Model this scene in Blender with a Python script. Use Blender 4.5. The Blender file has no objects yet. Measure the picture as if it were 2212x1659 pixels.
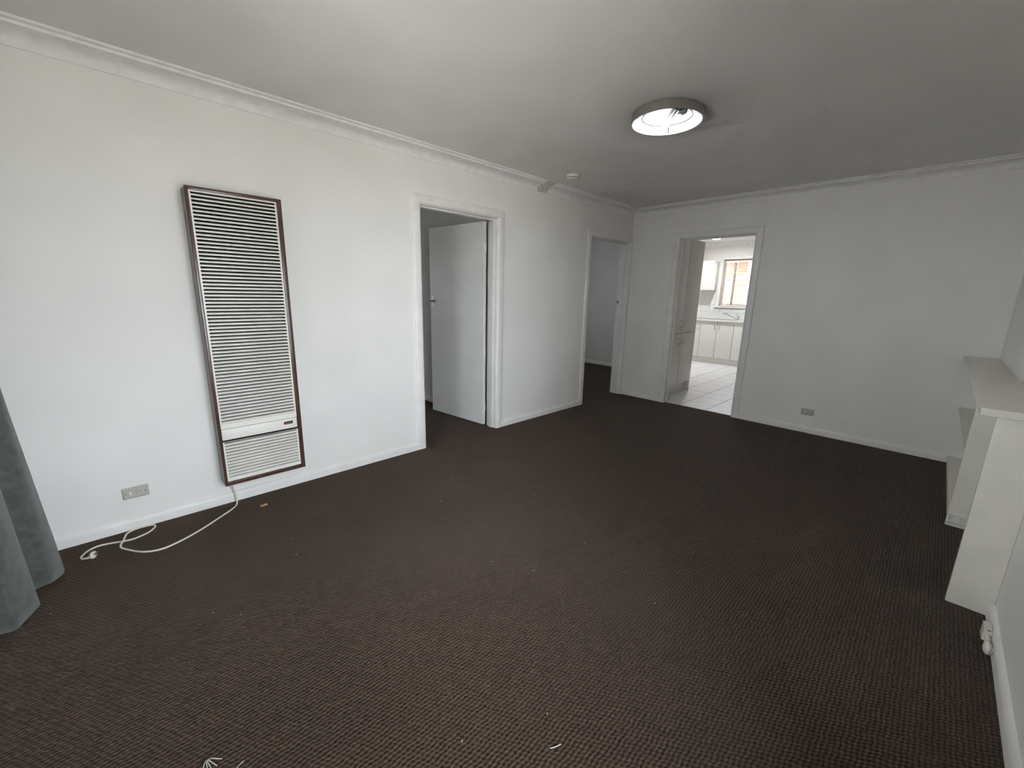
import bpy, bmesh, math, random
from mathutils import Vector, Matrix

random.seed(7)
SC = bpy.context.scene
COL = SC.collection

# ---------------------------------------------------------------- camera
def set_camera():
    f, yaw, pitch, roll = 887.082, 0.7984538, -0.2166804, 0.0214498
    pos = Vector((-5.12924, -3.03486, 1.36903))
    fw = Vector((math.cos(pitch)*math.cos(yaw), math.cos(pitch)*math.sin(yaw), math.sin(pitch)))
    rt = fw.cross(Vector((0, 0, 1))).normalized()
    up = rt.cross(fw)
    r2 = rt*math.cos(roll) + up*math.sin(roll)
    u2 = -rt*math.sin(roll) + up*math.cos(roll)
    cd = bpy.data.cameras.new('camera')
    cd.sensor_fit = 'HORIZONTAL'
    cd.sensor_width = 36.0
    cd.lens = f/2212.0*36.0
    cd.clip_start = 0.02
    co = bpy.data.objects.new('camera', cd)
    m = Matrix((r2, u2, -fw)).transposed().to_4x4()
    m.translation = pos
    co.matrix_world = m
    COL.objects.link(co)
    SC.camera = co
set_camera()

# ---------------------------------------------------------------- world, exposure, window portals, fill lamps
WORLD_STRENGTH = 1.0
EXPOSURE = 4.3
w = bpy.data.worlds.new('sky')
SC.world = w
w.use_nodes = True
bg = w.node_tree.nodes['Background']
bg.inputs['Color'].default_value = (0.84, 0.915, 1.0, 1)
bg.inputs['Strength'].default_value = WORLD_STRENGTH
vs = SC.view_settings
vs.view_transform = 'Standard'
vs.look = 'None'
vs.gamma = 1.0
vs.use_curve_mapping = False
vs.exposure = EXPOSURE
SC.display_settings.display_device = 'sRGB'
cy = SC.cycles
cy.max_bounces = 7; cy.diffuse_bounces = 5; cy.glossy_bounces = 2; cy.transmission_bounces = 2; cy.transparent_max_bounces = 6
cy.caustics_reflective = False; cy.caustics_refractive = False
cy.use_light_tree = False
cy.use_adaptive_sampling = True; cy.adaptive_threshold = 0.03; cy.adaptive_min_samples = 20

def portal(name, loc, direction, sx, sy, energy=None):
    ld = bpy.data.lights.new(name, 'AREA')
    ld.shape = 'RECTANGLE'
    ld.size, ld.size_y = sx, sy
    if energy is None:
        ld.cycles.is_portal = True
    else:
        ld.energy = energy; ld.color = (0.86, 0.93, 1.0)
    o = bpy.data.objects.new(name, ld)
    o.location = loc
    o.rotation_euler = Vector(direction).to_track_quat('-Z', 'Y').to_euler()
    COL.objects.link(o)

# window openings of the house (plane, along range, z range)
WA = dict(x0=-5.15, x1=-3.85, z0=0.34, z1=2.04)        # living room window in the right wall, beside the camera (y = -3.415)
W1 = dict(y0=-2.30, y1=-1.40, z0=0.95, z1=2.10)        # second window in the wall behind the camera (x = -5.72)
WB = dict(x0=-4.9, x1=-4.5, z0=0.9, z1=2.0)            # unseen bedroom window, added for light (y = 3.6)
WH = dict(x0=-0.70, x1=0.45, z0=0.9, z1=2.1)            # unseen hall window, added for light (y = 2.7)
W2 = dict(y0=-0.72, y1=0.41, z0=1.198, z1=2.172)       # kitchen window (x = 4.5)
portal('daylight_main_window', ((WA['x0']+WA['x1'])/2, -3.50, (WA['z0']+WA['z1'])/2), (0, 1, 0), WA['x1']-WA['x0'], WA['z1']-WA['z0'])
portal('daylight_second_window', (-5.80, (W1['y0']+W1['y1'])/2, (W1['z0']+W1['z1'])/2), (1, 0, 0), W1['z1']-W1['z0'], W1['y1']-W1['y0'])
portal('fill_lamp_bedroom', ((WB['x0']+WB['x1'])/2, 3.68, 1.5), (0, -1, 0), WB['x1']-WB['x0'], WB['z1']-WB['z0'], 0.6)  # fill lamp added at the unseen window, in place of sky light
portal('fill_lamp_hall', ((WH['x0']+WH['x1'])/2, 2.78, 1.35), (0, -1, 0), WH['x1']-WH['x0'], WH['z1']-WH['z0'], 0.75)  # lamp added to brighten the hall; no sky reaches this window
portal('daylight_kitchen_window', (4.60, (W2['y0']+W2['y1'])/2, 1.685), (-1, 0, 0), W2['z1']-W2['z0'], W2['y1']-W2['y0'])

# ---------------------------------------------------------------- materials
MATS = {}
def srgb(r, g, b):
    def c(v):
        v /= 255.0
        return v/12.92 if v <= 0.04045 else ((v+0.055)/1.055)**2.4
    return (c(r), c(g), c(b), 1)

def mat(name, col, rough=0.6, metal=0.0, var=0.06, scale=8.0, bump=0.0, bscale=200.0, spec=0.5, detail=1.0, stretch=None):
    m = bpy.data.materials.new(name)
    m.use_nodes = True
    nt = m.node_tree
    b = nt.nodes['Principled BSDF']
    b.inputs['Roughness'].default_value = rough
    b.inputs['Metallic'].default_value = metal
    b.inputs['Specular IOR Level'].default_value = spec
    tc = nt.nodes.new('ShaderNodeTexCoord')
    src = tc.outputs['Object']
    if stretch:
        mp = nt.nodes.new('ShaderNodeMapping')
        mp.inputs['Scale'].default_value = stretch
        nt.links.new(src, mp.inputs['Vector'])
        src = mp.outputs['Vector']
    no = nt.nodes.new('ShaderNodeTexNoise')
    no.inputs['Scale'].default_value = scale
    no.inputs['Detail'].default_value = detail
    nt.links.new(src, no.inputs['Vector'])
    ra = nt.nodes.new('ShaderNodeValToRGB')
    ra.color_ramp.elements[0].position = 0.3
    ra.color_ramp.elements[1].position = 0.7
    ra.color_ramp.elements[0].color = tuple(c*(1-var) for c in col[:3]) + (1,)
    ra.color_ramp.elements[1].color = tuple(min(1, c*(1+var)) for c in col[:3]) + (1,)
    nt.links.new(no.outputs['Fac'], ra.inputs['Fac'])
    nt.links.new(ra.outputs['Color'], b.inputs['Base Color'])
    if bump:
        n2 = nt.nodes.new('ShaderNodeTexNoise')
        n2.inputs['Scale'].default_value = bscale
        n2.inputs['Detail'].default_value = 0.0
        nt.links.new(tc.outputs['Object'], n2.inputs['Vector'])
        bp = nt.nodes.new('ShaderNodeBump')
        bp.inputs['Strength'].default_value = bump
        bp.inputs['Distance'].default_value = 0.002
        nt.links.new(n2.outputs['Fac'], bp.inputs['Height'])
        nt.links.new(bp.outputs['Normal'], b.inputs['Normal'])
    MATS[name] = m
    return m

mat('wall_paint', (0.82, 0.80, 0.76, 1), 0.55, var=0.02, scale=3, spec=0.4, detail=0.0)
mat('ceiling_paint', (0.80, 0.78, 0.75, 1), 0.8, var=0.02, scale=3, spec=0.2, detail=0.0)
mat('trim_gloss', (0.80, 0.78, 0.745, 1), 0.42, var=0.03, scale=10, detail=0.0)
mat('door_gloss', (0.74, 0.73, 0.69, 1), 0.3, var=0.02, scale=5, detail=0.0)
mat('shelf_gloss', (0.78, 0.745, 0.66, 1), 0.32, var=0.03, scale=8, detail=0.0)
mat('cornice_plaster', (0.84, 0.825, 0.81, 1), 0.7, var=0.04, scale=20, spec=0.2)
mat('cornice_stain', (0.60, 0.575, 0.53, 1), 0.8, var=0.2, scale=40, bump=0.3, bscale=150, spec=0.2)
mat('heater_case', (0.082, 0.040, 0.029, 1), 0.26, var=0.25, scale=9, detail=6, stretch=(6, 6, 0.5))
mat('heater_cream', (0.80, 0.775, 0.70, 1), 0.35, var=0.03, scale=6)
mat('heater_dark', (0.012, 0.011, 0.010, 1), 0.8, var=0.2)
mat('badge_black', (0.01, 0.01, 0.011, 1), 0.3, var=0.1)
mat('badge_red', (0.22, 0.012, 0.02, 1), 0.35, var=0.1)
mat('badge_silver', (0.45, 0.45, 0.45, 1), 0.35, metal=0.6, var=0.1)
mat('cable_cream', (0.80, 0.77, 0.66, 1), 0.4, var=0.03, scale=30)
mat('socket_beige', (0.50, 0.475, 0.42, 1), 0.3, var=0.03, scale=30)
mat('socket_cream', (0.72, 0.69, 0.62, 1), 0.35, var=0.03, scale=30)
mat('socket_hole', (0.02, 0.016, 0.014, 1), 0.6)
mat('switch_white', (0.86, 0.86, 0.84, 1), 0.2, var=0.01)
mat('chrome', (0.72, 0.71, 0.69, 1), 0.16, metal=1.0, var=0.04, scale=30)
mat('brushed_steel', (0.55, 0.53, 0.49, 1), 0.33, metal=1.0, var=0.08, scale=14, stretch=(1, 1, 14))
mat('aged_chrome', (0.36, 0.35, 0.33, 1), 0.22, metal=1.0, var=0.08, scale=30)
mat('black_metal', (0.015, 0.015, 0.016, 1), 0.4, metal=0.3)
mat('detector_plastic', (0.80, 0.77, 0.66, 1), 0.45, var=0.02)
mat('lamp_pan', (0.88, 0.90, 0.92, 1), 0.25, var=0.02)
mat('lamp_holder', (0.012, 0.0125, 0.014, 1), 0.5, var=0.08)  # near black: the backlit holder's shade is put into its colour
mat('laminate', (0.72, 0.695, 0.66, 1), 0.32, var=0.015, scale=4)
mat('benchtop', (0.70, 0.70, 0.68, 1), 0.25, var=0.06, scale=120)
mat('floor_tile', (0.86, 0.865, 0.875, 1), 0.30, var=0.05, scale=9, detail=5)
mat('grout', (0.22, 0.22, 0.215, 1), 0.8, var=0.06, scale=40)
mat('laminate_gap', (0.12, 0.115, 0.11, 1), 0.7)
mat('splash_tile', (0.76, 0.77, 0.75, 1), 0.15, var=0.02, scale=12)
mat('blind_slat', (0.84, 0.82, 0.80, 1), 0.4, var=0.02)
mat('sash_wood', (0.50, 0.40, 0.33, 1), 0.45, var=0.12, scale=20, stretch=(4, 4, 0.6))
mat('neighbour_board', (0.36, 0.17, 0.10, 1), 0.6, var=0.2, scale=6, stretch=(1, 0.5, 6))
mat('neighbour_fascia', (0.24, 0.05, 0.045, 1), 0.5, var=0.1)
mat('outdoor_white', (0.85, 0.83, 0.83, 1), 0.5, var=0.02)
mat('outdoor_grey', (0.25, 0.25, 0.27, 1), 0.6, var=0.1)
mat('concrete', (0.62, 0.56, 0.49, 1), 0.85, var=0.1, scale=3, bump=0.2, bscale=60)
mat('roof_metal', (0.35, 0.35, 0.36, 1), 0.6, var=0.05)
mat('crumb_white', (0.85, 0.84, 0.80, 1), 0.6, var=0.05, scale=200)
mat('chip_tan', (0.62, 0.36, 0.13, 1), 0.6, var=0.35, scale=160)
mat('fibre_grey', (0.50, 0.47, 0.42, 1), 0.7, var=0.15, scale=90)

def curtain_material():
    m = mat('curtain_cloth', (0.095, 0.102, 0.090, 1), 0.9, var=0.22, scale=26, bump=0.5, bscale=900, spec=0.15, detail=6)
    b = m.node_tree.nodes['Principled BSDF']
    b.inputs['Sheen Weight'].default_value = 0.25
    b.inputs['Sheen Roughness'].default_value = 0.5
curtain_material()

def carpet_material():
    m = bpy.data.materials.new('carpet_loop')
    m.use_nodes = True
    nt = m.node_tree
    N, L = nt.nodes.new, nt.links.new
    b = nt.nodes['Principled BSDF']
    b.inputs['Roughness'].default_value = 0.95
    b.inputs['Specular IOR Level'].default_value = 0.08
    b.inputs['Sheen Weight'].default_value = 0.08
    tc = N('ShaderNodeTexCoord')
    mp = N('ShaderNodeMapping')
    mp.inputs['Rotation'].default_value = (0, 0, math.radians(0))
    L(tc.outputs['Object'], mp.inputs['Vector'])
    sx0 = N('ShaderNodeSeparateXYZ'); L(mp.outputs['Vector'], sx0.inputs[0])
    def math_(op, a, bb=None):
        n = N('ShaderNodeMath'); n.operation = op
        for i, v in enumerate((a, bb)):
            if v is None: continue
            if isinstance(v, (int, float)): n.inputs[i].default_value = v
            else: L(v, n.inputs[i])
        return n.outputs[0]
    # slight wobble of the rows
    X0, Y0 = sx0.outputs['X'], sx0.outputs['Y']
    wob = math_('ADD', math_('SINE', math_('MULTIPLY', X0, 61.0)), math_('SINE', math_('ADD', math_('MULTIPLY', X0, 137.0), math_('MULTIPLY', Y0, 83.0))))
    wob2 = math_('ADD', math_('SINE', math_('MULTIPLY', Y0, 73.0)), math_('SINE', math_('ADD', math_('MULTIPLY', Y0, 151.0), math_('MULTIPLY', X0, 47.0))))
    CX = math_('ADD', X0, math_('MULTIPLY', wob2, 0.0011))
    CY = math_('ADD', Y0, math_('MULTIPLY', wob, 0.0011))
    k1 = 2*math.pi/0.0135
    k2 = 2*math.pi/0.0160
    # staggered loops: rows along x, neighbouring rows shifted by half a loop
    a = math_('SINE', math_('MULTIPLY', CY, k1))
    ph = math_('ADD', math_('MULTIPLY', CX, k2), math_('MULTIPLY', CY, k1/2))
    c = math_('SINE', ph)
    h = math_('ADD', math_('MULTIPLY', a, 0.55), math_('MULTIPLY', c, 0.45))
    fuzz = N('ShaderNodeTexNoise'); fuzz.inputs['Scale'].default_value = 420; fuzz.inputs['Detail'].default_value = 0
    L(tc.outputs['Object'], fuzz.inputs['Vector'])
    hh = math_('ADD', h, math_('MULTIPLY', fuzz.outputs['Fac'], 0.35))
    bp = N('ShaderNodeBump'); bp.inputs['Strength'].default_value = 1.0; bp.inputs['Distance'].default_value = 0.0026
    L(hh, bp.inputs['Height']); L(bp.outputs['Normal'], b.inputs['Normal'])
    # yarn colour: darker in the valleys between loops
    r = N('ShaderNodeValToRGB')
    r.color_ramp.elements[0].position = 0.12; r.color_ramp.elements[0].color = (0.038, 0.024, 0.016, 1)
    r.color_ramp.elements[1].position = 0.75; r.color_ramp.elements[1].color = (0.116, 0.076, 0.052, 1)
    L(math_('ADD', math_('MULTIPLY', h, 0.5), 0.5), r.inputs['Fac'])
    big = N('ShaderNodeTexNoise'); big.inputs['Scale'].default_value = 1.6; big.inputs['Detail'].default_value = 2
    L(tc.outputs['Object'], big.inputs['Vector'])
    mx = N('ShaderNodeMix'); mx.data_type = 'RGBA'; mx.blend_type = 'MULTIPLY'; mx.inputs['Factor'].default_value = 0.25
    L(r.outputs['Color'], mx.inputs['A']); L(big.outputs['Fac'], mx.inputs['B'])
    L(mx.outputs['Result'], b.inputs['Base Color'])
    MATS['carpet'] = m
carpet_material()

def emit_material(name, col, strength):
    m = bpy.data.materials.new(name)
    m.use_nodes = True
    b = m.node_tree.nodes['Principled BSDF']
    b.inputs['Base Color'].default_value = (0.9, 0.9, 0.9, 1)
    b.inputs['Emission Color'].default_value = col
    b.inputs['Emission Strength'].default_value = strength
    MATS[name] = m
emit_material('lamp_glow', (0.95, 0.98, 1.0, 1), 0.45)
emit_material('kitchen_lamp_glow', (0.95, 0.97, 1.0, 1), 0.6)

def glass_material():
    m = bpy.data.materials.new('window_glass')
    m.use_nodes = True
    nt = m.node_tree
    nt.nodes.clear()
    out = nt.nodes.new('ShaderNodeOutputMaterial')
    t = nt.nodes.new('ShaderNodeBsdfTransparent')
    t.inputs['Color'].default_value = (0.955, 0.955, 0.955, 1)
    g = nt.nodes.new('ShaderNodeBsdfGlossy')
    g.inputs['Roughness'].default_value = 0.02
    fr = nt.nodes.new('ShaderNodeFresnel'); fr.inputs['IOR'].default_value = 1.45
    mx = nt.nodes.new('ShaderNodeMixShader')
    nt.links.new(fr.outputs[0], mx.inputs[0])
    nt.links.new(t.outputs[0], mx.inputs[1])
    nt.links.new(g.outputs[0], mx.inputs[2])
    nt.links.new(mx.outputs[0], out.inputs['Surface'])
    MATS['glass'] = m
glass_material()

# ---------------------------------------------------------------- helpers
def link(name, me, m, parent=None, smooth=False):
    o = bpy.data.objects.new(name, me)
    COL.objects.link(o)
    if m: 
        me.materials.clear()
        me.materials.append(MATS[m])
    if smooth:
        for p in me.polygons: p.use_smooth = True
    if parent is not None:
        o.parent = parent
        t = parent.location.copy()
        q = parent.parent
        while q is not None:      # parents below the top keep identity transforms
            t += q.location if q.type == 'EMPTY' else Vector()
            q = q.parent
        if parent.type == 'EMPTY':
            o.matrix_parent_inverse = Matrix.Translation(-parent.location)
    return o

def from_bm(name, bm, m, parent=None, smooth=False, bevel=0.0, seg=2):
    if bevel:
        bmesh.ops.bevel(bm, geom=[e for e in bm.edges], offset=bevel, segments=seg, affect='EDGES', profile=0.6)
    bmesh.ops.recalc_face_normals(bm, faces=bm.faces)
    me = bpy.data.meshes.new(name)
    bm.to_mesh(me); bm.free()
    o = link(name, me, m, parent, False)
    if smooth:
        for p in me.polygons: p.use_smooth = True
        try: me.set_sharp_from_angle(angle=math.radians(35))
        except Exception: pass
    return o

def add_box(bm, x0, x1, y0, y1, z0, z1):
    v = [bm.verts.new(p) for p in ((x0,y0,z0),(x1,y0,z0),(x1,y1,z0),(x0,y1,z0),(x0,y0,z1),(x1,y0,z1),(x1,y1,z1),(x0,y1,z1))]
    for f in ((0,3,2,1),(4,5,6,7),(0,1,5,4),(1,2,6,5),(2,3,7,6),(3,0,4,7)):
        bm.faces.new([v[i] for i in f])

def box(name, x0, x1, y0, y1, z0, z1, m, parent=None, bevel=0.0, seg=2):
    bm = bmesh.new()
    add_box(bm, min(x0,x1), max(x0,x1), min(y0,y1), max(y0,y1), min(z0,z1), max(z0,z1))
    return from_bm(name, bm, m, parent, bool(bevel), bevel, seg)

def boxes(name, lst, m, parent=None):
    bm = bmesh.new()
    for b in lst: add_box(bm, *b)
    return from_bm(name, bm, m, parent)

def add_tube(bm, pts, r, n=10, cap=True, radii=None):
    pts = [Vector(p) for p in pts]
    rings = []
    prev = None
    for i, p in enumerate(pts):
        if i == 0: t = pts[1]-pts[0]
        elif i == len(pts)-1: t = pts[-1]-pts[-2]
        else: t = (pts[i+1]-pts[i-1])
        t.normalize()
        if prev is None:
            a = Vector((0,0,1)) if abs(t.z) < 0.9 else Vector((1,0,0))
            u = t.cross(a).normalized()
        else:
            u = (prev - t*prev.dot(t)).normalized()
        prev = u
        v = t.cross(u)
        rr = radii[i] if radii else r
        rings.append([bm.verts.new(p + (u*math.cos(2*math.pi*k/n) + v*math.sin(2*math.pi*k/n))*rr) for k in range(n)])
    for a, b in zip(rings, rings[1:]):
        for k in range(n):
            bm.faces.new((a[k], a[(k+1)%n], b[(k+1)%n], b[k]))
    if cap:
        bm.faces.new(list(reversed(rings[0]))); bm.faces.new(rings[-1])

def tube(name, pts, r, m, parent=None, n=10, radii=None):
    bm = bmesh.new(); add_tube(bm, pts, r, n, True, radii)
    return from_bm(name, bm, m, parent, True)

def spline(pts, k=8):
    P = [Vector(p) for p in pts]
    out = []
    for i in range(len(P)-1):
        p0 = P[max(i-1,0)]; p1 = P[i]; p2 = P[i+1]; p3 = P[min(i+2,len(P)-1)]
        for j in range(k):
            t = j/k
            out.append(0.5*((2*p1)+(-p0+p2)*t+(2*p0-5*p1+4*p2-p3)*t*t+(-p0+3*p1-3*p2+p3)*t**3))
    out.append(P[-1])
    return out

def lathe(name, prof, c, m, parent=None, n=48, smooth=True):
    """prof: (radius, z) outline turned about a vertical axis through c"""
    bm = bmesh.new()
    rings = []
    for r, z in prof:
        if r < 1e-6:
            rings.append([bm.verts.new((c[0], c[1], c[2]+z))])
        else:
            rings.append([bm.verts.new((c[0]+r*math.cos(2*math.pi*k/n), c[1]+r*math.sin(2*math.pi*k/n), c[2]+z)) for k in range(n)])
    for a, b in zip(rings, rings[1:]):
        for k in range(n):
            k2 = (k+1) % n
            if len(a) == 1 and len(b) == 1: continue
            if len(a) == 1: bm.faces.new((a[0], b[k2], b[k]))
            elif len(b) == 1: bm.faces.new((a[k], a[k2], b[0]))
            else: bm.faces.new((a[k], a[k2], b[k2], b[k]))
    return from_bm(name, bm, m, parent, smooth)

def sweep(name, prof, A, B, m, parent=None, closed=True, smooth=False):
    """extrude a closed outline given as two lists of 3-D points (start and end outline)"""
    bm = bmesh.new()
    a = [bm.verts.new(p) for p in A]; b = [bm.verts.new(p) for p in B]
    n = len(a)
    for i in range(n):
        j = (i+1) % n
        bm.faces.new((a[i], a[j], b[j], b[i]))
    bm.faces.new(list(reversed(a))); bm.faces.new(b)
    return from_bm(name, bm, m, parent, smooth)

def struct(o):
    o['kind'] = 'structure'; return o

def empty(name, loc):
    o = bpy.data.objects.new(name, None)
    o.location = loc
    o.empty_display_size = 0.05
    COL.objects.link(o)
    return o

def tag(o, label, cat, group=None):
    o['label'] = label; o['category'] = cat
    if group: o['group'] = group
    return o

def thing(name, loc, label, cat, group=None):
    return tag(empty(name, loc), label, cat, group)

# ---------------------------------------------------------------- main dimensions
ZC = 2.458            # ceiling
XB = -5.72            # inner face of the window wall
YR = -3.415           # inner face of the right wall
D1 = (-3.238, -2.410, 2.047)     # door openings: from, to, head
D2 = (-0.912, -0.058, 2.047)
D3 = (-1.492, -0.660, 2.056)
TW = 0.125            # wall thickness
JT = 0.02             # jamb thickness

# ---------------------------------------------------------------- floors
struct(boxes('floor', [(XB-0.2, 0.03, YR-0.2, 0.0, -0.12, 0.0), (XB-0.2, 1.98, 0.0, 3.8, -0.12, 0.0)], 'carpet'))

kf = struct(box('floor_kitchen', 0.03, 4.6, -2.8, 1.4, -0.10, -0.004, 'grout'))
def kitchen_tiles():
    p = 0.3365; g = 0.0036
    me = None
    xs = [0.39 + p*i for i in range(-2, 12)]
    ys = [-0.51 + p*j for j in range(-4, 5)]
    for xa in xs:
        for ya in ys:
            x0 = max(xa, 0.034); x1 = min(xa+p, 4.04); y0 = ya; y1 = ya+p
            if x1-x0 < 0.02: continue
            full = (x0 == xa and x1 == xa+p)
            if full:
                if me is None:
                    bm = bmesh.new(); add_box(bm, g, p-g, g, p-g, -0.008, 0.0)
                    bmesh.ops.bevel(bm, geom=[e for e in bm.edges if min(v.co.z for v in e.verts) > -0.001], offset=0.001, segments=1, affect='EDGES')
                    me = bpy.data.meshes.new('tile'); bm.to_mesh(me); bm.free(); me.materials.append(MATS['floor_tile'])
                o = bpy.data.objects.new('tile', me); COL.objects.link(o)
                o.location = (x0, y0, random.uniform(-0.0004, 0.0)); o.parent = kf
            else:
                box('tile', x0+g, x1-g, y0+g, y1-g, -0.008, 0.0, 'floor_tile', kf)
kitchen_tiles()

# ---------------------------------------------------------------- walls
def wall_along_x(name, y0, y1, xa, xb, z1, holes, m='wall_paint'):
    """holes: (x0, x1, z0, z1)"""
    L = []; x = xa
    for h in sorted(holes):
        L.append((x, h[0], y0, y1, -0.02, z1))
        if h[3] < z1: L.append((h[0], h[1], y0, y1, h[3], z1))
        if h[2] > 0: L.append((h[0], h[1], y0, y1, -0.02, h[2]))
        x = h[1]
    L.append((x, xb, y0, y1, -0.02, z1))
    return struct(boxes(name, L, m))

def wall_along_y(name, x0, x1, ya, yb, z1, holes, m='wall_paint'):
    L = []; y = ya
    for h in sorted(holes):
        L.append((x0, x1, y, h[0], -0.02, z1))
        if h[3] < z1: L.append((x0, x1, h[0], h[1], h[3], z1))
        if h[2] > 0: L.append((x0, x1, h[0], h[1], -0.02, h[2]))
        y = h[1]
    L.append((x0, x1, y, yb, -0.02, z1))
    return struct(boxes(name, L, m))

wall_along_x('wall_left', 0.0, TW, XB, 0.0, 2.55, [(D1[0]-JT, D1[1]+JT, 0, D1[2]+JT), (D2[0]-JT, D2[1]+JT, 0, D2[2]+JT)])
wall_along_y('wall_far', 0.0, 0.105, YR-0.12, TW, 2.6, [(D3[0]-JT, D3[1]+JT, 0, D3[2]+JT)])
wall_along_x('wall_right', YR-0.14, YR, XB-0.1, 0.0, 2.55, [(WA['x0'], WA['x1'], WA['z0'], WA['z1'])])
wall_along_y('wall_back', XB-0.14, XB, YR-0.12, 3.75, 2.55, [(W1['y0'], W1['y1'], W1['z0'], W1['z1'])])
# bedroom and hall behind the left wall
wall_along_y('wall_bedroom_side', -2.325, -2.225, TW, 3.6, 2.55, [])
wall_along_x('wall_bedroom_end', 3.6, 3.75, XB, -2.225, 2.55, [(WB['x0'], WB['x1'], WB['z0'], WB['z1'])])
wall_along_x('wall_hall_end', 2.7, 2.85, -2.225, 1.98, 2.55, [(WH['x0'], WH['x1'], WH['z0'], WH['z1'])])
wall_along_y('wall_hall_far', 1.88, 1.98, 0.0, 2.85, 2.6, [])
wall_along_x('wall_hall_right', 0.0, TW, 0.105, 1.88, 2.6, [])
# kitchen
wall_along_y('wall_kitchen_window', 4.5, 4.64, -2.75, 1.35, 2.62, [(W2['y0'], W2['y1'], W2['z0'], W2['z1'])])
wall_along_x('wall_kitchen_left', 1.2, 1.35, 1.98, 4.5, 2.62, [])
wall_along_x('wall_kitchen_right', -2.75, -2.6, 0.105, 4.5, 2.62, [])

struct(box('ceiling', XB-0.1, 0.05, YR-0.1, 0.06, ZC, 2.56, 'ceiling_paint'))
struct(boxes('ceiling_bedrooms', [(XB-0.1, 1.95, 0.06, 3.7, ZC, 2.56)], 'ceiling_paint'))
struct(box('ceiling_kitchen', 0.05, 4.6, -2.7, 1.3, 2.53, 2.61, 'ceiling_paint'))
struct(box('roof', -6.45, 5.25, -4.1, 4.4, 2.66, 2.76, 'roof_metal'))
struct(box('sky_blocker_side', -6.2, 2.3, 4.15, 4.25, -0.45, 2.66, 'outdoor_grey'))  # unseen screen added to keep the sky out of bedroom and hall
struct(box('ground', -30, 30, -30, 30, -0.6, -0.45, 'concrete'))

# ---------------------------------------------------------------- cornices
CORN = [(0.0, 2.380), (0.007, 2.380), (0.0085, 2.386), (0.013, 2.400), (0.020, 2.412), (0.032, 2.4215), (0.055, 2.4290), (0.085, 2.4325), (0.109, 2.4340),
        (0.1130, 2.4355), (0.1140, 2.4385), (0.1140, 2.4430), (0.1150, 2.4465), (0.1365, 2.4470), (0.1400, 2.4485), (0.1408, 2.4515), (0.1410, 2.4600), (0.0, 2.4600)]
CORN_PLAIN = [(0.0, 2.380), (0.008, 2.380), (0.010, 2.386), (0.014, 2.394), (0.024, 2.408), (0.040, 2.421), (0.062, 2.431), (0.095, 2.440), (0.126, 2.447), (0.140, 2.4515), (0.1405, 2.4600), (0.0, 2.4600)]
def cornice(name, fn, a0, a1, prof=CORN, m='cornice_plaster', parent=None, e0=0, e1=0):
    """fn(d, a, z): d distance from wall; e0/e1 = mitre direction at the ends"""
    A = [fn(d, a0 + e0*d, z) for d, z in prof]; B = [fn(d, a1 + e1*d, z) for d, z in prof]
    return sweep(name, prof, A, B, m, parent, smooth=True)
fl = lambda d, a, z: (a, -d, z)
ff = lambda d, a, z: (-d, a, z)
fr = lambda d, a, z: (a, YR+d, z)
fb = lambda d, a, z: (XB+d, a, z)
c1 = struct(cornice('trim_1', fl, XB, -1.885, e0=1))
p_ = cornice('repair_patch', fl, -1.885, -1.745, CORN_PLAIN, 'cornice_stain', c1)
cornice('cornice_length', fl, -1.745, 0.0, parent=c1, e1=-1)
struct(cornice('trim_2', ff, YR, 0.0, e0=1, e1=-1))
struct(cornice('trim_3', fr, XB, 0.0, e0=1, e1=-1))
struct(cornice('trim_4', fb, YR, 0.0, e0=1, e1=-1))
KC = [(0.0, 2.435), (0.008, 2.435), (0.016, 2.45), (0.036, 2.485), (0.065, 2.512), (0.085, 2.520), (0.085, 2.534), (0.0, 2.534)]
struct(cornice('trim_5', lambda d, a, z: (4.5-d, a, z), -2.6, 1.2, KC, e0=1, e1=-1))

# ---------------------------------------------------------------- baseboards
BB = [(0.0, 0.0), (0.018, 0.0), (0.018, 0.044), (0.0165, 0.050), (0.011, 0.0595), (0.006, 0.065), (0.0, 0.068)]
def baseboard(name, fn, a0, a1, parent=None, e0=0, e1=0):
    A = [fn(d, a0 + e0*d, z) for d, z in BB]; B = [fn(d, a1 + e1*d, z) for d, z in BB]
    o = sweep(name, BB, A, B, 'trim_gloss', parent, smooth=True)
    return o if parent else struct(o)
CW = 0.073
b1 = baseboard('baseboard_left', fl, XB, D1[0]-CW+0.004)
baseboard('baseboard_length', fl, D1[1]+CW-0.004, D2[0]-CW+0.004, parent=b1)
b2 = baseboard('baseboard_far', ff, YR+0.14, D3[0]-CW+0.004)
baseboard('baseboard_length', ff, D3[1]+CW-0.004, -0.001, parent=b2)
baseboard('baseboard_right', fr, XB, -2.482)
baseboard('baseboard_bedroom', lambda d, a, z: (-2.325-d, a, z), TW+0.02, 3.6)
baseboard('baseboard_hall', lambda d, a, z: (1.88-d, a, z), TW, 2.7)

# ---------------------------------------------------------------- door frames
CAS = [(0.0, 0.0), (0.0, 0.006), (0.002, 0.0105), (0.007, 0.0155), (0.014, 0.0185), (0.022, 0.0195), (0.062, 0.0185), (0.070, 0.0165), (CW, 0.0135), (CW, 0.0)]
def casing(parent, P, a0, a1, zt):
    """P(a, t, z) maps along-wall, out-of-wall, height to the world"""
    g = 0.004
    a0 -= g; a1 += g; zt += g
    sweep('casing', CAS, [P(a0-u, t, 0) for u, t in CAS], [P(a0-u, t, zt+u) for u, t in CAS], 'trim_gloss', parent, smooth=True)
    sweep('casing', CAS, [P(a1+u, t, 0) for u, t in CAS], [P(a1+u, t, zt+u) for u, t in CAS], 'trim_gloss', parent, smooth=True)
    sweep('casing', CAS, [P(a0-u, t, zt+u) for u, t in CAS], [P(a1+u, t, zt+u) for u, t in CAS], 'trim_gloss', parent, smooth=True)

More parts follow.
